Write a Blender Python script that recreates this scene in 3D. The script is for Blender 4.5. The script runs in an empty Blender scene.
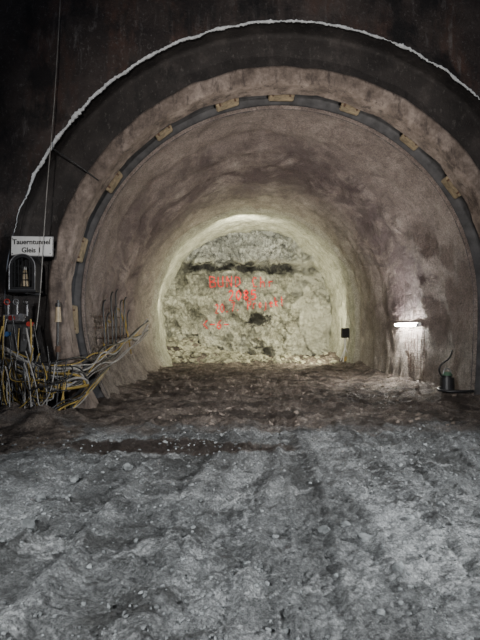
import bpy, math, random
from mathutils import Vector, noise, Euler
random.seed(7)
S=bpy.context.scene
H=1.7; F=480.0; HY=325.0
def P(px,py,Y): return Vector(((px-240)*Y/F, Y, H+(HY-py)*Y/F))
def fbm(x,y,z,o=4,h=1.0): return noise.fractal(Vector((x,y,z)),h,2.0,o)
def nz(x,y,z): return noise.noise(Vector((x,y,z)))
def ss(a,b,x):
    t=max(0,min(1,(x-a)/(b-a))); return t*t*(3-2*t)

# ---------------------------------------------------------------- materials
class NT:
    def __init__(s,name):
        s.m=bpy.data.materials.new(name); s.m.use_nodes=True; s.n=s.m.node_tree.nodes; s.l=s.m.node_tree.links
        s.b=s.n['Principled BSDF']; s.tc=s.n.new('ShaderNodeTexCoord')
    def lk(s,a,b): s.l.new(a,b)
    def attr(s,name):
        n=s.n.new('ShaderNodeAttribute'); n.attribute_name=name; return n.outputs['Fac']
    def mp(s,scale=(1,1,1),loc=(0,0,0)):
        n=s.n.new('ShaderNodeMapping'); n.inputs['Scale'].default_value=scale; n.inputs['Location'].default_value=loc
        s.lk(s.tc.outputs['Object'],n.inputs[0]); return n.outputs[0]
    def noise(s,scale,detail=6,rough=.6,stretch=(1,1,1),loc=(0,0,0),dist=0):
        n=s.n.new('ShaderNodeTexNoise'); n.inputs['Scale'].default_value=scale; n.inputs['Detail'].default_value=detail
        n.inputs['Roughness'].default_value=rough; n.inputs['Distortion'].default_value=dist
        s.lk(s.mp(stretch,loc),n.inputs['Vector']); return n.outputs[0]
    def vor(s,scale,stretch=(1,1,1)):
        n=s.n.new('ShaderNodeTexVoronoi'); n.inputs['Scale'].default_value=scale
        s.lk(s.mp(stretch),n.inputs['Vector']); return n.outputs['Distance']
    def ramp(s,fac,stops):
        n=s.n.new('ShaderNodeValToRGB'); e=n.color_ramp.elements
        while len(e)<len(stops): e.new(.5)
        for i,(p,c) in enumerate(stops):
            e[i].position=p; e[i].color=(c,c,c,1) if isinstance(c,(int,float)) else (*c,1)
        s.lk(fac,n.inputs[0]); return n.outputs[0]
    def mix(s,f,a,b,mode='MIX'):
        n=s.n.new('ShaderNodeMix'); n.data_type='RGBA'; n.blend_type=mode
        for sock,v in ((n.inputs[0],f),(n.inputs[6],a),(n.inputs[7],b)):
            if isinstance(v,(int,float)): sock.default_value=v
            elif isinstance(v,tuple): sock.default_value=(*v,1)
            else: s.lk(v,sock)
        return n.outputs[2]
    def math(s,op,a,b=0,c=0):
        n=s.n.new('ShaderNodeMath'); n.operation=op
        for i,v in enumerate((a,b,c)):
            if isinstance(v,(int,float)): n.inputs[i].default_value=v
            else: s.lk(v,n.inputs[i])
        return n.outputs[0]
    def sep(s):
        n=s.n.new('ShaderNodeSeparateXYZ'); s.lk(s.tc.outputs['Object'],n.inputs[0]); return n.outputs
    def blob(s,u,v,cu,cv,ru,rv,nscale,namp,lo=.6,hi=1.0):
        a=s.math('DIVIDE',s.math('SUBTRACT',u,cu),ru); b=s.math('DIVIDE',s.math('SUBTRACT',v,cv),rv)
        r=s.math('ADD',s.math('MULTIPLY',a,a),s.math('MULTIPLY',b,b))
        r=s.math('ADD',r,s.math('MULTIPLY',s.math('SUBTRACT',s.noise(nscale,8,.7),.5),namp))
        return s.ramp(r,[(lo,1),(hi,0)])
    def bump(s,h,strength=.5,dist=.05,prev=None):
        n=s.n.new('ShaderNodeBump'); n.inputs['Strength'].default_value=strength; n.inputs['Distance'].default_value=dist
        s.lk(h,n.inputs['Height'])
        if prev: s.lk(prev,n.inputs['Normal'])
        return n.outputs[0]
    def fin(s,col,rough=.9,nrm=None):
        if isinstance(col,tuple): s.b.inputs['Base Color'].default_value=(*col,1)
        else: s.lk(col,s.b.inputs['Base Color'])
        if isinstance(rough,(int,float)): s.b.inputs['Roughness'].default_value=rough
        else: s.lk(rough,s.b.inputs['Roughness'])
        if nrm: s.lk(nrm,s.b.inputs['Normal'])
        return s.m
def simple(name,col,rough=.6,metal=0,var=.25,scale=12):
    t=NT(name); f=t.noise(scale,4); c=t.ramp(f,[(.3,tuple(v*(1-var) for v in col)),(.7,tuple(min(1,v*(1+var)) for v in col))])
    t.b.inputs['Metallic'].default_value=metal
    return t.fin(c,rough,t.bump(f,.2,.01))

# dark outer shotcrete
t=NT('dark_shotcrete')
base=t.ramp(t.noise(.9,8,.65),[(.3,(.015,.011,.011)),(.5,(.036,.027,.024)),(.7,(.075,.060,.054))])
rust=t.ramp(t.noise(1.3,6,.7,(1,1,.35),(3,1,2)),[(.50,0),(.68,1)])
c=t.mix(rust,base,(.080,.042,.030))
streak=t.ramp(t.noise(5,5,.75,(1,1,.12)),[(.58,0),(.70,.7)])
c=t.mix(streak,c,(.17,.16,.155))
blot=t.ramp(t.noise(16,6,.8),[(.56,0),(.66,.7)])
c=t.mix(blot,c,(.17,.16,.155))
bl=t.ramp(t.noise(1.1,6,.65,(1,1,.5),(9,3,4)),[(.48,0),(.58,.9)])
c=t.mix(bl,c,(.006,.0055,.006))
dark_wall=t.fin(c,.7,t.bump(t.noise(14,8,.7),.8,.06))
t=NT('recess_shotcrete')
base=t.ramp(t.noise(1.2,8,.65),[(.3,(.012,.010,.010)),(.55,(.036,.031,.029)),(.75,(.085,.073,.067))])
c=t.mix(t.ramp(t.noise(3,5,.7,(1,1,.4)),[(.55,0),(.7,.7)]),base,(.007,.007,.007))
c=t.mix(t.ramp(t.noise(14,6,.8,(1,1,.5)),[(.56,0),(.68,.6)]),c,(.14,.13,.12))
recess_m=t.fin(c,.8,t.bump(t.noise(18,8,.7),.6,.04))
rim_m=simple('lit_reveal_edge',(.66,.69,.70),.9,0,.3,9)  # pale colour stands in for light on the underside of the arch reveal
t=NT('ring_concrete')
c=t.ramp(t.noise(2.2,9,.75),[(.35,(.075,.057,.047)),(.5,(.175,.138,.114)),(.68,(.34,.28,.24))])
c=t.mix(t.ramp(t.noise(5,6,.75,(1,1,.3)),[(.52,0),(.63,.8)]),c,(.045,.034,.03))
ring_m=t.fin(c,.85,t.bump(t.noise(25,8,.7),.5,.03))
gap_m=simple('dark_gap_membrane',(.042,.041,.042),.7,0,.6,4)
# lining
t=NT('lining_shotcrete')
x,y,z=t.sep()
base=t.ramp(t.noise(1.0,10,.70,(1,.6,1)),[(.33,(.125,.090,.084)),(.5,(.275,.215,.197)),(.66,(.48,.405,.365))])
dk=t.ramp(t.noise(.55,8,.66,(1,.8,1.3),(4,2,7),.8),[(.47,0),(.56,.8)])
c=t.mix(dk,base,(.088,.056,.060))
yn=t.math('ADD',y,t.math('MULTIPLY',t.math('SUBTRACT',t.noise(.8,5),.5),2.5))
mouth=t.ramp(t.math('MULTIPLY',yn,.05),[(11.5/20,.65),(13.2/20,0)])  # lamplight near the mouth, painted into the lining colour
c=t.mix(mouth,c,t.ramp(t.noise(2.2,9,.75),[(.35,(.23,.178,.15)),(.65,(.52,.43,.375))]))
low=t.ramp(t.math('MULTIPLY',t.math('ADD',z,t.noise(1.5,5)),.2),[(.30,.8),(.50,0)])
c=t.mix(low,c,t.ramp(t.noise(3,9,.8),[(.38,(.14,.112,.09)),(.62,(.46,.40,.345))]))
mid=t.ramp(t.math('MULTIPLY',yn,.05),[(15.5/20,0),(18.8/20,.85)])  # painted brightening of the lining toward the lit far section
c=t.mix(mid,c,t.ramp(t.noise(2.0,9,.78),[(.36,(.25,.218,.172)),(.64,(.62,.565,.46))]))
farm=t.ramp(t.math('MULTIPLY',t.math('ADD',y,t.math('MULTIPLY',t.noise(2,4),.5)),.04),[(19.05/25,0),(19.5/25,1)])  # floodlit look past the step, put into the lining colour
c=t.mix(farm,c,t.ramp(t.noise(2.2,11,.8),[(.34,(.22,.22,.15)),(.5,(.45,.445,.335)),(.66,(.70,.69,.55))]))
spk=t.ramp(t.noise(26,6,.8),[(.42,.5),(.60,1.25)])
c=t.mix(.75,c,spk,'MULTIPLY')
n1=t.bump(t.noise(3,9,.68),.8,.20); n2=t.bump(t.noise(24,6,.7),.7,.06,n1)
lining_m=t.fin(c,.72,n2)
# rock face
t=NT('rock_face')
x,y,z=t.sep()
rock=t.ramp(t.noise(1.2,14,.78,(1,1,1.1)),[(.34,(.09,.088,.06)),(.43,(.29,.285,.212)),(.53,(.50,.495,.385)),(.70,(.75,.745,.62))])
zz=t.math('MULTIPLY',t.math('ADD',z,t.math('MULTIPLY',t.math('SUBTRACT',t.noise(1.3,5),.5),.9)),.1)
up=t.ramp(zz,[(.47,0),(.50,1)])
c=t.mix(up,rock,t.ramp(t.noise(3.2,14,.88),[(.41,(.025,.027,.027)),(.475,(.29,.295,.27)),(.60,(.68,.69,.62))]))
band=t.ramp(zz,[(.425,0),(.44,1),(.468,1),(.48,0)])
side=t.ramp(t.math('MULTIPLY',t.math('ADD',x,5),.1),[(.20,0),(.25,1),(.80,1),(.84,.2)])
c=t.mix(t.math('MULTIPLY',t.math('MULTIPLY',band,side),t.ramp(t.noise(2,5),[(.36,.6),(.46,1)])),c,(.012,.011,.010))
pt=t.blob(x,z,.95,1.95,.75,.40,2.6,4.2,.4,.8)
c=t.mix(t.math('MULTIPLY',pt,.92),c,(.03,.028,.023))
pt=t.blob(x,z,-.9,3.9,1.8,.5,2.0,3.6,.4,.8)
c=t.mix(t.math('MULTIPLY',pt,.5),c,(.09,.088,.072))
crack=t.ramp(t.noise(1.6,10,.7,(2.2,1,.6),(3,3,9),1.2),[(.475,0),(.497,.7),(.503,.7),(.525,0)])
c=t.mix(crack,c,(.07,.067,.05))
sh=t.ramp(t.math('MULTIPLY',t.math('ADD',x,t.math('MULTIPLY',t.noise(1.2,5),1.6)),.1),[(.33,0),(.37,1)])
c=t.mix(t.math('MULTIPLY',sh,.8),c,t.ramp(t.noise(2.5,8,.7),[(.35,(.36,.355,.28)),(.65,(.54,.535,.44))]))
n1=t.bump(t.noise(2.0,12,.8),1,.5); n2=t.bump(t.vor(4),.6,.14,n1)
face_m=t.fin(c,.85,n2)
# ground
t=NT('ground_muck')
x,y,z=t.sep()
g=t.ramp(t.noise(2.0,13,.78,(1,.6,1)),[(.35,(.10,.104,.100)),(.46,(.205,.211,.208)),(.56,(.30,.308,.303)),(.68,(.50,.512,.505))])
trk=t.attr('track')
tn=t.math('MULTIPLY',trk,t.ramp(t.noise(2.0,8,.7,(1,.5,1),(6,1,1)),[(.38,.35),(.55,1)]))
g=t.mix(t.ramp(tn,[(.5,0),(1,.75)]),g,(.60,.615,.61))
g=t.mix(t.ramp(tn,[(0,.85),(.45,0)]),g,(.058,.058,.054))
bl=t.ramp(t.noise(1.0,11,.75,(.7,2.0,1),(1.1,8,0),.3),[(.53,0),(.59,.75)])
g=t.mix(bl,g,(.048,.047,.043))
lt=t.ramp(t.noise(.9,11,.75,(.8,1.3,1),(4.1,2,0),.3),[(.54,0),(.60,.6)])
g=t.mix(lt,g,(.58,.59,.58))
grav=t.ramp(t.vor(26),[(.15,1.35),(.5,.65)])
g=t.mix(.6,g,grav,'MULTIPLY')
fine=t.ramp(t.noise(50,8,.9),[(.40,.2),(.5,.9),(.60,1.7)])
g=t.mix(.95,g,fine,'MULTIPLY')
br=t.ramp(t.noise(2.4,12,.8,(1,.6,1)),[(.36,(.055,.041,.032)),(.5,(.185,.146,.118)),(.64,(.41,.345,.29))])
br=t.mix(.9,br,fine,'MULTIPLY')
w=t.math('ADD',y,t.math('MULTIPLY',t.math('SUBTRACT',t.noise(.8,7,.65,(1,2,1)),.5),3.2))
bm=t.ramp(t.math('MULTIPLY',w,.05),[(7.6/20,0),(8.5/20,1)])
st=t.blob(x,y,-1.1,6.75,1.9,.42,2.2,2.0,.5,.95)
st2=t.blob(x,y,-3.5,7.3,1.1,1.1,1.8,2,.7,1)
bm=t.math('MAXIMUM',bm,t.math('MAXIMUM',st,st2))
c=t.mix(bm,g,br)
c=t.mix(t.math('MULTIPLY',st,.95),c,(.028,.018,.013))
wet=t.ramp(t.noise(1.1,9,.68,(.8,1.3,1),(5,5,0)),[(.47,0),(.57,.85)])
c=t.mix(t.math('MULTIPLY',wet,bm),c,(.042,.030,.023))
rg=t.ramp(t.noise(2.5,4),[(.4,.6),(.6,.95)])
n1=t.bump(t.noise(7,10,.82),1,.14); n2=t.bump(t.noise(40,8,.85),1,.06,n1)
ground_m=t.fin(c,rg,n2)
stone_m=simple('stone',(.135,.142,.14),.9,0,.8,5)
brstone_m=simple('muddy_stone',(.16,.13,.105),.85,0,.5,7)
palest_m=simple('blasted_rock',(.185,.178,.125),.9,0,.75,3)
wood_m=simple('timber',(.22,.175,.11),.8,0,.5,9)
white_m=simple('sign_white',(.62,.62,.60),.5,0,.06,5)
black_m=simple('black_plastic',(.012,.012,.013),.45)
steel_m=simple('dull_steel',(.25,.25,.26),.45,.7)
rust_m=simple('rusty_rebar',(.10,.055,.035),.8,.2)
yel_m=simple('yellow_cable',(.26,.18,.04),.55,0,.6,3)
whc_m=simple('grey_hose',(.24,.23,.215),.6,0,.5,3)
blk_m=simple('black_cable',(.018,.018,.019),.4)
red_m=simple('red_plastic',(.35,.03,.02),.45)
blue_m=simple('blue_plastic',(.03,.09,.22),.45)
paint_m=simple('red_spray_paint',(.80,.012,.012),.7,0,.1)
gold_m=simple('figure_painted',(.35,.28,.18),.5)
green_m=simple('green_bag',(.05,.10,.06),.6)
t=NT('tube_emission'); t.b.inputs['Emission Color'].default_value=(1,.97,.9,1); t.b.inputs['Emission Strength'].default_value=420
tube_m=t.fin((1,1,1),.3)
t=NT('glass_lens'); t.b.inputs['Emission Color'].default_value=(1,.97,.8,1); t.b.inputs['Emission Strength'].default_value=25
lens_m=t.fin((1,1,1),.3)

# ---------------------------------------------------------------- mesh helpers
def obj(name,vs,fs,mat,parent=None,smooth=True):
    me=bpy.data.meshes.new(name); me.from_pydata([tuple(v) for v in vs],[],fs); me.update()
    if mat: me.materials.append(mat)
    if smooth: me.polygons.foreach_set('use_smooth',[True]*len(me.polygons))
    o=bpy.data.objects.new(name,me); S.collection.objects.link(o)
    if parent: o.parent=parent
    return o
def empty(name):
    o=bpy.data.objects.new(name,None); S.collection.objects.link(o); return o
def grid(name,nu,nv,fn,mat,flip=False,parent=None,smooth=True):
    vs=[fn(i,j) for j in range(nv) for i in range(nu)]
    fs=[]
    for j in range(nv-1):
        for i in range(nu-1):
            a=j*nu+i; q=(a,a+1,a+nu+1,a+nu)
            fs.append(q[::-1] if flip else q)
    return obj(name,vs,fs,mat,parent,smooth)
def box(name,c,s,mat,parent=None,rot=(0,0,0),bev=.01):
    import bmesh
    bm=bmesh.new(); bmesh.ops.create_cube(bm,size=1)
    for v in bm.verts: v.co=Vector((v.co.x*s[0],v.co.y*s[1],v.co.z*s[2]))
    if bev: bmesh.ops.bevel(bm,geom=bm.edges[:],offset=min(bev,min(s)*.3),segments=2,affect='EDGES')
    me=bpy.data.meshes.new(name); bm.to_mesh(me); bm.free(); me.materials.append(mat)
    o=bpy.data.objects.new(name,me); S.collection.objects.link(o); o.location=c; o.rotation_euler=rot
    if parent: o.parent=parent
    return o
def cyl(name,a,b,r,mat,parent=None,n=14,r2=None):
    a=Vector(a);b=Vector(b); d=(b-a); L=d.length; q=d.to_track_quat('Z','Y'); r2=r if r2 is None else r2
    vs=[];fs=[]
    for k,(p,rr) in enumerate(((a,r),(b,r2))):
        for i in range(n):
            an=2*math.pi*i/n; vs.append(p+q@Vector((math.cos(an)*rr,math.sin(an)*rr,0)))
    for i in range(n): fs.append((i,(i+1)%n,n+(i+1)%n,n+i))
    fs.append(tuple(range(n))[::-1]); fs.append(tuple(range(n,2*n)))
    return obj(name,vs,fs,mat,parent,False)
def cable(name,pts,r,mat,parent=None,typ='NURBS'):
    cu=bpy.data.curves.new(name,'CURVE'); cu.dimensions='3D'; cu.bevel_depth=r; cu.bevel_resolution=2
    sp=cu.splines.new(typ); sp.points.add(len(pts)-1)
    for p,v in zip(sp.points,pts): p.co=(*v,1)
    if typ=='NURBS': sp.order_u=3; sp.use_endpoint_u=True; sp.resolution_u=6
    cu.materials.append(mat)
    o=bpy.data.objects.new(name,cu); S.collection.objects.link(o)
    if parent: o.parent=parent
    return o

# ---------------------------------------------------------------- tunnel profile
CZ=2.2
def cx(Y): return .90-.035*(Y-10)
def prof(R,n_leg=14,n_arc=110,left_circle=True,rl=None,zb=-.35):
    pts=[]
    for i in range(n_leg):
        z=zb+(CZ-zb)*i/n_leg
        pts.append((R*(1-.03*((CZ-z)/2.5)**2),z-CZ,1,0))
    for i in range(n_arc+1):
        a=math.pi*i/n_arc; pts.append((R*math.cos(a),R*math.sin(a),math.cos(a),math.sin(a)))
    for i in range(1,n_leg+1):
        z=CZ+(zb-CZ)*i/n_leg
        if left_circle:
            dz=z-CZ; dx=-math.sqrt(R*R-dz*dz); pts.append((dx,dz,dx/R,dz/R))
        else: pts.append((-R,z-CZ,-1,0))
    return pts
def sweep(name,secs,mat,disp=None,left_circle=True,flip=False,n_arc=110,parent=None):
    rows=[prof(R,left_circle=left_circle,n_arc=n_arc) for Y,R in secs]
    def fn(i,j):
        dx,dz,nx,nzz=rows[j][i]; Y=secs[j][0]
        d=disp(dx,dz,Y,secs[j][1]) if disp else 0
        if isinstance(d,tuple): dr,dy=d
        else: dr,dy=d,0
        return Vector((cx(Y)+dx-nx*dr,Y+dy,CZ+dz-nzz*dr))
    return grid(name,len(rows[0]),len(rows),fn,mat,flip,parent)

YF=9.6
secs=[(YF,5.62+ (13-5.62)*(k/60)**1.2) for k in range(61)]
def d_front(dx,dz,Y,R):
    return (0,-.14*fbm(dx*.7,dz*.7,3)*ss(5.62,5.9,R)-.04*nz(dx*4,dz*4,8))
sweep('wall_front',secs,dark_wall,d_front,False,n_arc=160)
secs=[(YF,5.62),(YF+.1,5.63),(YF+.2,5.62),(YF+.35,5.62),(YF+.45,5.6)]+[(10.05,5.6-.74*k/12) for k in range(1,13)]
sweep('wall_recess',secs,recess_m,lambda dx,dz,Y,R:(.02*nz(dx*3,dz*3,Y*3),-.04*fbm(dx*1.2,dz*1.2,5)),False)
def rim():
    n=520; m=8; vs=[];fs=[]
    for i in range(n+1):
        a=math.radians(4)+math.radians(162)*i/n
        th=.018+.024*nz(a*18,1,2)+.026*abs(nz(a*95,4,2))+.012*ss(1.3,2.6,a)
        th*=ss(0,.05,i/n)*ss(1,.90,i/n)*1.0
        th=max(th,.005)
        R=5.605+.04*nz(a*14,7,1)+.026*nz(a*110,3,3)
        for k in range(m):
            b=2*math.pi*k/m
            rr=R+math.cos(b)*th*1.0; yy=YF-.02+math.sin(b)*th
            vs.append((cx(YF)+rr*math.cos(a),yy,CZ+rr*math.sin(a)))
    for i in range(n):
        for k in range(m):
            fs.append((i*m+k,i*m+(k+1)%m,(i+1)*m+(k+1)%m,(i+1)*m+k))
    obj('trim_arch_edge',vs,fs,rim_m)  # bumpy strip shaped to carry the painted light along the arch
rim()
secs=[(10.1,4.86),(9.86,4.85),(9.83,4.82)]+[(9.82,4.82-.29*k/6) for k in range(7)]+[(9.85,4.5),(10.0,4.49),(10.15,4.49),(10.3,4.49)]
sweep('trim_portal_ring',secs,ring_m,lambda dx,dz,Y,R:.04*fbm(dx*1.5,dz*1.5,Y))
secs=[(10.28,4.50),(10.3,4.60),(10.45,4.62),(10.66,4.62),(10.68,4.58),(10.7,4.45),(10.7,4.33)]
sweep('trim_gap_band',secs,gap_m,lambda dx,dz,Y,R:.012*nz(dx*5,dz*5,Y*4))
NY=230
secs=[(10.66,4.40),(10.66,4.36)]+[(10.68+(25.0-10.68)*k/NY, 4.34-.20*ss(10.7,20,10.68+(25.0-10.68)*k/NY)) for k in range(NY+1)]
def d_lin(dx,dz,Y,R):
    g=ss(10.66,11.4,Y)
    lap=((Y*.75+.22*nz(dx*.5,dz*.5,Y*.3))%1.0)
    d=.13*fbm(dx*.45,dz*.45,Y*.5,4)+.06*fbm(dx*2,dz*2,Y*2,4)
    d+=.11*(lap-.5)*(1 if lap<.9 else (1-lap)*10)*(.5+.8*abs(nz(dx*.6,dz*.6,Y)))
    d+=.14*ss(18.95,19.1,Y+.15*nz(dx,dz,1))-.16*ss(20,22,Y)
    return d*g
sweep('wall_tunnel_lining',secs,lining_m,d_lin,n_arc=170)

for k,(px,py) in enumerate([(282,91),(227,98),(163,128),(115,180),(83,248),(70,318),(352,103),(413,136),(457,182)]):
    a=math.atan2(300-py,px-281)
    R=4.53+random.uniform(-.02,.02); Y=10.48
    L=random.uniform(.40,.62) if k else .56
    o=box('spacer_block',(cx(Y)+R*math.cos(a),Y,CZ+R*math.sin(a)),(random.uniform(.11,.15),.28,L),wood_m,None,(0,-a+random.uniform(-.06,.06),0),.02)
    for s_ in (-1,1):
        box('cleat',(-.02,-.145,s_*L*.33),(.12,.03,.04),rust_m,o,(0,0,0),.005)

# ---------------------------------------------------------------- rock face
def FY(x,z):
    y=23.5+.05*z
    y+= .50*fbm(x*.55,z*.6,2.2,3)
    r=abs(nz(x*1.1+z*.5,z*1.3,9.1)); y+=.6*r
    y+=.28*fbm(x*2.0,z*2.3,1.7,6,.75)
    q=noise.cell(Vector((x*1.3+z*.6+nz(x,z,1)*.6,z*1.6,4.)))
    y+=.20*q
    zz=z+.45*nz(x*.8,z*.3,3)+.15*nz(x*3,0,5)
    y-= .45*ss(4.65,4.8,zz)
    y+= .35*ss(4.1,4.5,zz)*(1-ss(4.65,4.8,zz))
    y-= 1.1*ss(2.4,-.2,z)*ss(-.6,-3.6,x)
    y+= .45*math.exp(-((x-.95)/.7)**2-((z-1.95)/.35)**2)
    return y
grid('wall_rock_face',300,230,lambda i,j:(lambda x,z:Vector((x,FY(x,z),z)))(-4.6+10.2*i/299,-.5+7.6*j/229),face_m)

G={'B':[[(0,0),(0,1),(.6,.9),(.6,.6),(0,.5),(.7,.4),(.7,.05),(0,0)]],'U':[[(0,1),(0,.1),(.3,0),(.6,.1),(.6,1)]],
'N':[[(0,0),(0,1),(.6,0),(.6,1)]],'D':[[(0,0),(0,1),(.5,.85),(.6,.3),(0,0)]],'C':[[(.6,.9),(.2,1),(0,.5),(.2,0),(.6,.1)]],
'h':[[(0,0),(0,1)],[(0,.4),(.3,.6),(.5,.4),(.5,0)]],'r':[[(0,0),(0,.6)],[(0,.4),(.25,.6),(.45,.55)]],
'2':[[(0,.8),(.3,1),(.6,.8),(.5,.5),(0,0),(.7,0)]],'0':[[(.3,1),(0,.7),(0,.3),(.3,0),(.6,.3),(.6,.7),(.3,1)]],
'8':[[(.3,.5),(0,.75),(.3,1),(.6,.75),(.3,.5),(0,.25),(.3,0),(.6,.25),(.3,.5)]],'5':[[(.6,1),(.05,1),(0,.55),(.5,.6),(.6,.25),(.3,0),(0,.1)]],
'7':[[(0,1),(.6,1),(.2,0)]],'P':[[(0,0),(0,1),(.6,.9),(.6,.55),(0,.45)]],'o':[[(.25,.6),(0,.3),(.25,0),(.5,.3),(.25,.6)]],
'j':[[(.3,.6),(.3,-.2),(0,-.3)]],'e':[[(0,.3),(.5,.35),(.3,.6),(0,.35),(.15,0),(.5,.1)]],'k':[[(0,0),(0,1)],[(.45,.6),(0,.3),(.5,0)]],
't':[[(.2,1),(.2,.05),(.4,0)],[(0,.7),(.45,.7)]],'.':[[(.1,0),(.2,.08)]],'<':[[(.7,1),(0,.5),(.7,0)]],'-':[[(0,.5),(.7,.5)]],'6':[[(.6,1),(.1,.6),(0,.2),(.3,0),(.6,.2),(.5,.5),(.05,.4)]],' ':[]}
graf=empty('spray_paint_marking')
def write(txt,px,py,pw,ph,r,slant=0):
    n=len(txt); step=pw/n
    for k,ch in enumerate(txt):
        for st_ in G[ch]:
            pts=[]
            for a,b in zip(st_[:-1],st_[1:]):
                for m in range(6):
                    f=m/6; pts.append((a[0]+(b[0]-a[0])*f,a[1]+(b[1]-a[1])*f))
            pts.append(st_[-1]); out=[]
            for u,v in pts:
                q=P(px+step*(k+u*.9), py-v*ph+slant*k, 23.6)
                out.append((q.x,FY(q.x,q.z)-.03,q.z))
            cable('stroke',out,r*random.uniform(.8,1.1),paint_m,graf,'POLY')
write('BUND Chr',210,287,68,10,.020,-.1)
write('2085',229,300,30,10,.032)
write('20.7. Projekt',215,313,71,9,.018,-.6)
write('<-6-',203,329,28,9,.022)

# ---------------------------------------------------------------- ground
# (x0,k,c,half width,depth, dust) measured from Y=5
TR=[(-2.0,.02,.010,.26,.025,.95),(-.75,.10,-.006,.30,.032,.10),(.05,.16,-.006,.22,.028,.88),(1.35,-.02,.006,.28,.028,.95),(2.6,.06,-.008,.25,.028,.14),(-1.45,.07,.0,.22,.02,.2),(3.6,.02,.0,.22,.025,.88),(.65,.05,.0,.15,.02,.18),(2.0,.0,.0,.18,.02,.85)]
def GZT(x,Y):
    z=.05*fbm(x*.5,Y*.5,1.1,3); tv=.47
    for (x0,k,c,w,dp,du) in TR:
        xc=x0+k*(Y-5)+c*(Y-5)**2+.14*nz(x0,Y*.5,2)
        d=abs(x-xc)
        fade=1-.7*ss(8.0,10,Y)
        if d<w*1.5:
            dd=d/w
            lug=(math.sin(2*math.pi*(Y*3.4+dd*.9))>0.0)
            z+= (-dp*(1-ss(.7,1.05,dd)) + dp*.8*math.exp(-((dd-1.15)/.2)**2))*fade
            if dd<.95: z+= fade*dp*.6*lug*(.4+1.0*abs(nz(x*2,Y*2,4)))
            m=(1-ss(.75,1.15,dd))*max(0,min(1,(.60+.9*nz(x0,Y*.8,8))))
            tv=tv*(1-m)+m*(du if not lug else du*.8+.08)
    z+=.040*fbm(x*3.2,Y*3.2,.3,5,.6)+.026*abs(nz(x*11,Y*11,2))+.016*nz(x*24,Y*24,2)
    m=ss(7.6,9.5,Y)
    z+=m*(.08*fbm(x*1.6,Y*1.2,7,5,.8)+.04*abs(nz(x*5,Y*4,3)))
    z+=.95*ss(20.8,23.4,Y+.6*nz(x*.9,2,1))*(1+.4*nz(x*1.5,Y,1))*(.16+.84*ss(.6,-3.2,x))
    z+=.22*math.exp(-((x+3.9)/.9)**2-((Y-8.5)/.7)**2)*(1+.6*nz(x*3,Y*3,0))
    if Y>10.5:
        z+=.16*ss(3.1,4.3,abs(x-cx(Y)))*(1+nz(x*2,Y*1.5,6))
    return z,tv
def GZ(x,Y): return GZT(x,Y)[0]
ys=[-6+.2*k for k in range(35)]
yv=1.0
while yv<24.8:
    ys.append(yv); yv*=1.0044
ys=sorted(set(ys))
NX=560
xs=[math.copysign(abs(2*i/(NX-1)-1)**1.6,2*i/(NX-1)-1)*11 for i in range(NX)]
TV=[]
def gf(i,j):
    z,tv=GZT(xs[i]+.3,ys[j]); TV.append(tv); return Vector((xs[i]+.3,ys[j],z))
fo=grid('floor',NX,len(ys),gf,ground_m)
at=fo.data.attributes.new('track','FLOAT','POINT'); at.data.foreach_set('value',TV)

def stones(name,items,mat):
    import bmesh
    vs=[];fs=[]
    T=[]
    for sub in (1,2):
        bm=bmesh.new(); bmesh.ops.create_icosphere(bm,subdivisions=sub,radius=1)
        T.append(([v.co.copy() for v in bm.verts],[[v.index for v in f.verts] for f in bm.faces])); bm.free()
    for (x,y,s) in items:
        bv,bf=T[1 if s>.03 else 0]
        o=Vector((random.uniform(0,99),random.uniform(0,99),random.uniform(0,99)))
        e=Euler((random.uniform(-.4,.4),random.uniform(-.4,.4),random.uniform(0,6)))
        sc=Vector((random.uniform(.8,1.3),random.uniform(.6,1),random.uniform(.45,.8)))*s
        z=GZ(x,y)+s*.15
        b=len(vs)
        for v in bv:
            k=1+.22*noise.cell(v*1.6+o)+.5*noise.noise(v*1.1+o)
            p=Vector((v.x*sc.x,v.y*sc.y,v.z*sc.z))*k; p.rotate(e)
            vs.append(p+Vector((x,y,z)))
        fs+= [[i+b for i in f] for f in bf]
    return obj(name,vs,fs,mat,None,False)
it=[]
for k in range(8000):
    Y=1.5+6.4*random.random()**1.25; x=random.uniform(-.62,.62)*Y+random.uniform(-.4,.4)
    if nz(x*.8,Y*.8,11)<random.uniform(-.35,.3): continue
    it.append((x,Y,(.004+.018*random.random()**4)*(.5+.14*Y)))
for (px,py,s) in [(275,533,.030),(325,527,.045),(398,570,.035),(365,536,.05),(345,527,.03),(66,498,.035),(128,468,.05),(42,497,.05),(380,613,.02),(260,563,.02),(440,500,.04),(300,590,.018),(90,560,.025),(200,500,.03),(470,535,.03),(410,515,.03),(30,530,.06),(75,478,.05)]:
    Y=H*F/(py-HY); it.append(((px-240)*Y/F,Y,s*1.2))
stones('rubble_stones',it,stone_m)
it=[]
for k in range(1500):
    Y=random.uniform(8.1,20); x=cx(Y)+random.uniform(-3.5,3.9)
    if Y<10.6 and x<-2: continue
    if nz(x*.8,Y*.6,5)<random.uniform(-.3,.3): continue
    it.append((x,Y,.012+.045*random.random()**3))
stones('muddy_rubble',it,brstone_m)
it=[]
for k in range(2600):
    Y=random.uniform(20.6,23.2); x=cx(Y)+random.uniform(-3.7,3.8)
    if random.random()>.08+.92*ss(20.6,22.4,Y)*ss(3.5,-2,x): continue
    it.append((x,Y,.02+.20*random.random()**4))
stones('blasted_rock_heap',it,palest_m)

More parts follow.
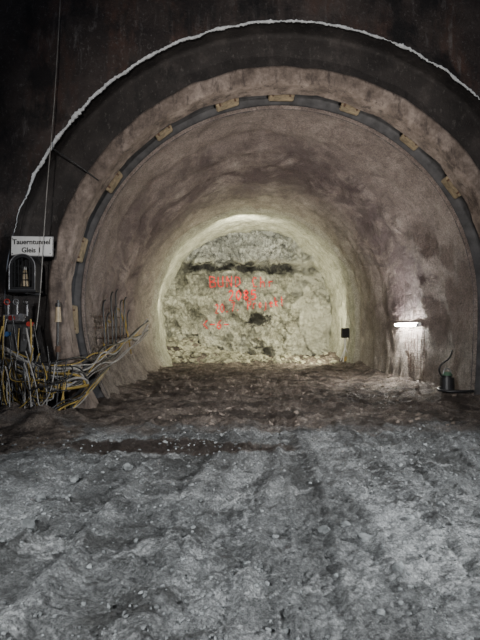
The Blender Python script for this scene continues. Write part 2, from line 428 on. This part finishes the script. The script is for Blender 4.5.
# ---------------------------------------------------------------- sign
sg=empty('tunnel_name_sign')
YS=9.40
c=P(31.5,246,YS)
tilt=(0,math.radians(1),0)
box('panel',(c.x,YS,c.z),(.80,.03,.37),white_m,sg,tilt,.008)
box('back_frame',(c.x,YS+.025,c.z),(.83,.02,.40),steel_m,sg,tilt,.005)
for i,(tx,dz) in enumerate((('Tauerntunnel',.035),('Gleis 1',-.125))):
    cu=bpy.data.curves.new('lettering_%d'%i,'FONT'); cu.body=tx; cu.size=.137; cu.align_x='CENTER'; cu.extrude=.002; cu.offset=.0025
    cu.materials.append(black_m); o=bpy.data.objects.new('lettering_%d'%i,cu); S.collection.objects.link(o)
    o.location=(c.x,YS-.02,c.z+dz); o.rotation_euler=(math.radians(90),0,0); o.parent=sg
for sx in (-.37,.37):
    for sz in (-.15,.15): cyl('screw',(c.x+sx,YS-.01,c.z+sz),(c.x+sx,YS-.025,c.z+sz),.012,steel_m,sg,8)
for sx in (-.25,.25): box('wall_bracket',(c.x+sx,YS+.32,c.z),(.04,.6,.04),steel_m,sg)
sh=empty('saint_barbara_shrine')
YB=9.30
c=P(22,272,YB); cxx,cz=c.x,c.z
def archpts(w,h,n=16):
    r=w/2; pts=[(-r,-h/2),(-r,h/2-r)]
    pts+=[(-r*math.cos(math.pi*k/n),h/2-r+r*math.sin(math.pi*k/n)) for k in range(1,n)]
    pts+=[(r,h/2-r),(r,-h/2)]; return pts
o_=archpts(.50,.70); i_=archpts(.38,.58)
vs=[];fs=[];n=len(o_)
for yy in (YB,YB+.3):
    for p in o_: vs.append((cxx+p[0],yy,cz+p[1]))
    for p in i_: vs.append((cxx+p[0],yy,cz+p[1]))
for k in range(n):
    k2=(k+1)%n
    fs.append((k,k2,n+k2,n+k)); fs.append((k,2*n+k,2*n+k2,k2)); fs.append((n+k,n+k2,3*n+k2,3*n+k))
fs.append(tuple(3*n+k for k in range(n)))
obj('arched_case',vs,fs,black_m,sh,False)
cable('arch_trim',[(cxx+p[0],YB-.01,cz+p[1]) for p in o_]+[(cxx+o_[0][0],YB-.01,cz+o_[0][1])],.010,steel_m,sh,'POLY')
for k in range(-2,3): cyl('grille_bar',(cxx+k*.07,YB-.01,cz-.28),(cxx+k*.07,YB-.01,cz+.27-abs(k)*.03),.008,black_m,sh,6)
for k in (-.15,-.02,.11): cyl('grille_cross',(cxx-.19,YB-.01,cz+k),(cxx+.19,YB-.01,cz+k),.008,black_m,sh,6)
cyl('figure_robe',(cxx,YB+.13,cz-.27),(cxx,YB+.13,cz+.02),.085,gold_m,sh,16,.04)
cyl('figure_shoulders',(cxx,YB+.13,cz+.0),(cxx,YB+.13,cz+.06),.055,gold_m,sh,16,.025)
cyl('figure_head',(cxx,YB+.13,cz+.06),(cxx,YB+.13,cz+.13),.032,white_m,sh,12,.026)
box('shelf',(cxx,YB+.15,cz-.37),(.55,.36,.04),black_m,sh)
box('shelf_arm',(cxx,YB+.45,cz-.38),(.05,.6,.05),steel_m,sh)

# ---------------------------------------------------------------- electric/valve cabinet at left
cab=empty('power_distribution_station')
def bx(n,px,py,Y,s,m,rot=(0,0,0)): c=P(px,py,Y); return box(n,c,s,m,cab,rot,.012)
bx('cabinet',18,338,9.35,(.50,.3,.60),black_m)
bx('door',18,338,9.18,(.44,.02,.52),simple('cabinet_grey',(.07,.07,.07),.5))
bx('top_box',14,318,9.25,(.34,.22,.12),steel_m)
bx('handle',24,338,9.16,(.03,.03,.12),steel_m)
for k,(px,py,m) in enumerate([(12,318,red_m),(22,316,steel_m),(30,324,red_m),(8,334,blue_m),(30,336,steel_m)]):
    c=P(px,py,9.12); cyl('socket_%d'%k,c+Vector((0,.1,0)),c+Vector((0,-.06,0)),.04,m,cab,16,.048)
for k,px in enumerate((8,17,27)):
    cyl('riser_%d'%k,P(px,316,9.3),P(px,302,9.3),.02,steel_m,cab)
    a=P(px,302,9.32)
    cable('valve_wheel_%d'%k,[a+Vector((.055*math.cos(q*.7854),-.05,.055*math.sin(q*.7854))) for q in range(9)],.010,[red_m,steel_m,black_m][k],cab,'POLY')
    cyl('valve_stem_%d'%k,a,a+Vector((0,-.06,0)),.012,steel_m,cab)
for sx in (4,32): cyl('leg',P(sx,345,9.35),Vector((P(sx,345,9.35).x,9.35,-.02)),.025,steel_m,cab)
bx('cross_beam',17,380,9.35,(.6,.05,.05),steel_m)
post=empty('water_hose_post')
a=Vector((P(57,400,9.5).x,9.5,-.05)); cyl('pole',a,P(58,300,9.5),.025,black_m,post)
cyl('clamp',P(58,352,9.52),P(58,346,9.52),.05,rust_m,post); cyl('head',P(58,322,9.5),P(58,307,9.5),.065,gold_m,post,16,.045)
cyl('cap',P(58,307,9.5),P(58,303,9.5),.05,black_m,post,16)
# cables
cb=empty('cable_bundle')
def pc(n,l,r,m): return cable(n,[P(a,b,Y) for a,b,Y in l],r,m,cb)
J=lambda s=3: random.uniform(-s,s)
for k in range(19):
    m=[whc_m,blk_m,whc_m,yel_m,blk_m][k%5]; o=(k-9)*1.5
    L=[(-30,356+o+J(8),9.1),(0,360+o+J(6),9.0),(20,366+o*.8+J(7),8.9),(40,376+o*.8+J(7),8.9),(60,380+o+J(7),8.95),(80,373+o+J(6),9.5)]
    if k%2: L+=[(93,366+o*.8+J(7),10.3),(103,356+o*.6+J(8),10.8),(115,354+o*.5+J(8),11.4),(128,340+o*.5+J(8),12.2),(138,338+o*.4+J(7),12.9),(148,326+o*.3+J(7),13.6)]
    else: L+=[(88+J(4),384+J(6),9.75),(78+J(6),398+J(5),9.45),(64+J(10),404+J(5),9.1)]
    pc('hose',L,random.choice([.032,.018,.026,.014,.020]) if k%2==0 else random.choice([.014,.018,.022]),m)
for k in range(30):
    x0=random.uniform(-5,50); x1=x0+random.uniform(10,40); d=random.uniform(380,430); Y=random.uniform(8.65,9.0)
    pc('cable_loop',[(x0,random.uniform(345,370),Y),(x0+J(12),random.uniform(365,395),Y-.05),((x0+x1)/2-8+J(8),d,Y-.1),((x0+x1)/2+10+J(8),d-J(6),Y-.1),(x1+J(10),(d+370)/2+J(10),Y),(x1+J(6),random.uniform(358,380),Y+.05)],random.choice([.010,.012,.015]),[yel_m,blk_m,whc_m,yel_m,blk_m][k%5])
for k in range(12):
    x0=random.uniform(-5,35); Y=random.uniform(8.8,9.05)
    pc('dangling_cable',[(x0,322+J(8),Y),(x0+J(8),350+J(8),Y),(x0+J(12),378,Y),(x0+random.uniform(-5,15),400,Y-.05),(x0+random.uniform(0,40),random.uniform(408,425),Y-.1)],random.choice([.012,.018]),random.choice([blk_m,yel_m,blk_m,whc_m]))
for k in range(6):
    pc('ground_hose',[(-20,420+k*3,8.7),(10,426+J(4),8.55),(40,428-k*2+J(4),8.5),(65,416-k*3+J(4),8.8),(80,402+J(5),9.2),(95,388-k*2,9.8),(110,366,11)],.016,[yel_m,blk_m,whc_m,yel_m,blk_m,blk_m][k])
hc=cable('hanging_cable',[P(61,-40,9.38),P(57,40,9.38),P(53,110,9.38),P(47,180,9.35),P(43,240,9.3),P(40,300,9.3),P(36,330,9.2)],.009,whc_m)
cable('anchor_wire',[P(52,148,9.45),P(75,162,9.5),P(98,180,9.75)],.012,blk_m)

rb=empty('rebar_rack')
def lwx(Y,z):
    R=4.34-.20*ss(10.7,20,Y); return cx(Y)-math.sqrt(R*R-(z-CZ)**2)
for k,(Y,zt,zb) in enumerate([(10.95,2.25,1.0),(11.2,1.95,.95),(11.9,2.5,1.2),(12.15,2.15,1.1),(12.8,2.35,1.3),(13.2,2.45,1.35),(13.5,2.1,1.3),(12.4,2.6,1.3)]):
    xb=lwx(Y,zb)+.22; xt=lwx(Y,zt)+.30+random.uniform(-.05,.05)
    cable('rod_%d'%k,[(xb,Y,zb),((xb+xt)/2+.03,Y,(zb+zt)/2),(xt,Y,zt),(xt+.05,Y+.1,zt+.02)],.020,black_m,rb)
    cyl('bracket_%d'%k,(xb,Y,zb+.05),(xb-.3,Y,zb+.05),.014,rust_m,rb,8)
for k,z in enumerate((1.9,1.65,1.4)):
    cable('crossbar_%d'%k,[(lwx(Y,z)+.24,Y,z) for Y in (10.9,11.6,12.4,13.6)],.014,rust_m,rb)
cable('yellow_line',[(lwx(Y,z)+.27,Y,z) for Y,z in ((10.9,1.2),(11.4,1.9),(11.9,1.7),(12.6,2.2),(13.2,2.0),(13.6,1.3))],.020,yel_m,rb)
cable('yellow_drop',[(lwx(Y,z)+.28,Y,z) for Y,z in ((13.3,2.4),(13.4,1.9),(13.6,1.4),(13.4,.9))],.020,yel_m,rb)

# ---------------------------------------------------------------- wall lamp right
wl=empty('fluorescent_wall_lamp')
Y1,Y2=13.3,15.1; xl=4.92
box('housing',(xl+.05,(Y1+Y2)/2,1.72),(.07,Y2-Y1+.1,.10),white_m,wl)
cyl('tube',(xl-.02,Y1+.02,1.70),(xl-.02,Y2-.02,1.70),.034,tube_m,wl)
for yy in (Y1,Y2): box('end_cap',(xl-.01,yy,1.70),(.08,.05,.10),steel_m,wl)
for yy in (Y1+.3,Y2-.3): cyl('bracket',(xl+.05,yy,1.72),(xl+.25,yy,1.76),.02,steel_m,wl)
ms=empty('wire_mesh_panel')
for k in range(7):
    yy=12.9+k*.25+random.uniform(-.04,.04); cyl('vertical_%d'%k,(4.94,yy,.35),(4.97,yy,1.5+random.uniform(-.2,.05)),.006,rust_m,ms,6)
for k in range(5):
    zz=.5+k*.2; cyl('horizontal_%d'%k,(4.94,12.85+random.uniform(0,.3),zz),(4.94,14.6-random.uniform(0,.4),zz+.02),.006,rust_m,ms,6)

# floodlight near the face
fl=empty('floodlight_on_stand')
c=P(345,333,20.2)
box('head',c,(.34,.14,.42),black_m,fl,(0,0,math.radians(19)),.02)
for k in range(5): box('cooling_fin',c+Vector((-.0,-.09,-.14+k*.07)),(.28,.05,.015),black_m,fl,(0,0,math.radians(19)),0)
box('lens',c+Vector((-.03,.085,0)),(.28,.02,.34),lens_m,fl,(0,0,math.radians(19)),.004)
gz=GZ(c.x,20.2)
cyl('mast',(c.x,20.2,.62),(c.x,20.2,c.z-.2),.02,white_m,fl)
for a in (0,2.1,4.2): cyl('tripod_leg',(c.x,20.2,.75),(c.x+.28*math.cos(a),20.2+.28*math.sin(a),gz-.02),.018,white_m,fl)
box('battery_box',(c.x+.02,20.15,gz+.10),(.22,.2,.2),yel_m,fl)

# pump at right foot
pm=empty('submersible_pump')
gx,gy=4.72,10.95; gz=GZ(gx,gy)
cyl('body',(gx,gy,gz-.02),(gx,gy,gz+.30),.16,black_m,pm,20,.15); cyl('collar',(gx,gy,gz+.3),(gx,gy,gz+.35),.10,black_m,pm,20)
cyl('cap',(gx,gy,gz+.35),(gx,gy,gz+.42),.12,green_m,pm,20,.07)
cable('handle',[(gx-.09,gy,gz+.38),(gx-.08,gy,gz+.5),(gx+.08,gy,gz+.5),(gx+.09,gy,gz+.38)],.014,steel_m,pm)
cable('outlet_hose',[(gx-.1,gy,gz+.3),(gx-.22,gy-.05,gz+.42),(gx-.2,gy-.1,gz+.6),(gx+.1,gy,gz+.75),(gx+.2,gy+.2,gz+.9)],.02,black_m,pm)
cable('foot_hose',[(gx-.1,gy,gz+.08),(gx-.3,gy-.1,gz+.05),(gx-.25,gy-.35,gz+.04),(gx+.1,gy-.5,gz+.04),(gx+.4,gy-.4,gz+.04)],.03,black_m,pm)

# ---------------------------------------------------------------- lights
def aim(o,tgt): o.rotation_euler=(Vector(tgt)-o.location).to_track_quat('-Z','Y').to_euler()
def light(name,typ,loc,tgt,E,col,size=.5,**k):
    l=bpy.data.lights.new(name,typ); l.energy=E; l.color=col
    if typ=='AREA': l.size=size
    elif typ=='SPOT':
        l.shadow_soft_size=size; l.spot_size=math.radians(k.get('ang',60)); l.spot_blend=k.get('blend',.4)
    else: l.shadow_soft_size=size
    o=bpy.data.objects.new(name,l); S.collection.objects.link(o); o.location=loc; aim(o,tgt); return o
light('flood_lamp_light','AREA',(4.25,20.4,1.40),(0,22.8,2.4),520,(1,.95,.70),.35)
light('crown_fill_light','AREA',(.1,19.3,5.6),(.3,23.5,4.0),290,(1,.97,.78),.5)  # added fill under the crown, no fixture; brightens lining and face
light('left_fill_light','AREA',(-2.75,19.9,2.6),(-1.2,23.6,3.2),150,(1,.97,.76),.4)  # added fill on the left side, no fixture modelled
light('yard_lamp_left','SPOT',(-3.6,-1.0,3.4),(.3,5.2,0),3100,(.94,.97,1),.05,ang=58,blend=.6)
light('yard_lamp_right','SPOT',(5.5,2.0,2.6),(.5,5.6,0),3000,(.94,.97,1),.05,ang=72,blend=.6)
light('portal_fill_light','SPOT',(-1.0,-3,3.2),(1,11.5,4.0),4200,(1,.94,.89),.25,ang=57,blend=.8)  # unseen fill added behind the camera to light ring and lining
light('inner_fill_light','SPOT',(2.5,5.5,.9),(1.0,13.5,4.6),2100,(1,.94,.88),.10,ang=75,blend=.8)  # added fill without a fixture, brightens the lining crown
light('tunnel_fill_beam','SPOT',(.3,-1.5,2.9),(.6,19,2.8),4200,(1,.97,.84),.15,ang=28,blend=.6)  # narrow fill added behind the camera for the far tunnel
w=bpy.data.worlds.new('world'); S.world=w; w.use_nodes=True
w.node_tree.nodes['Background'].inputs[0].default_value=(.75,.82,1,1); w.node_tree.nodes['Background'].inputs[1].default_value=.10

cam=bpy.data.cameras.new('camera'); cam.sensor_fit='VERTICAL'; cam.sensor_height=32; cam.lens=24; cam.clip_start=.05
co=bpy.data.objects.new('camera',cam); S.collection.objects.link(co); co.location=(0,0,H)
co.rotation_euler=(math.radians(90)+math.atan((HY-320)/F),0,0); S.camera=co
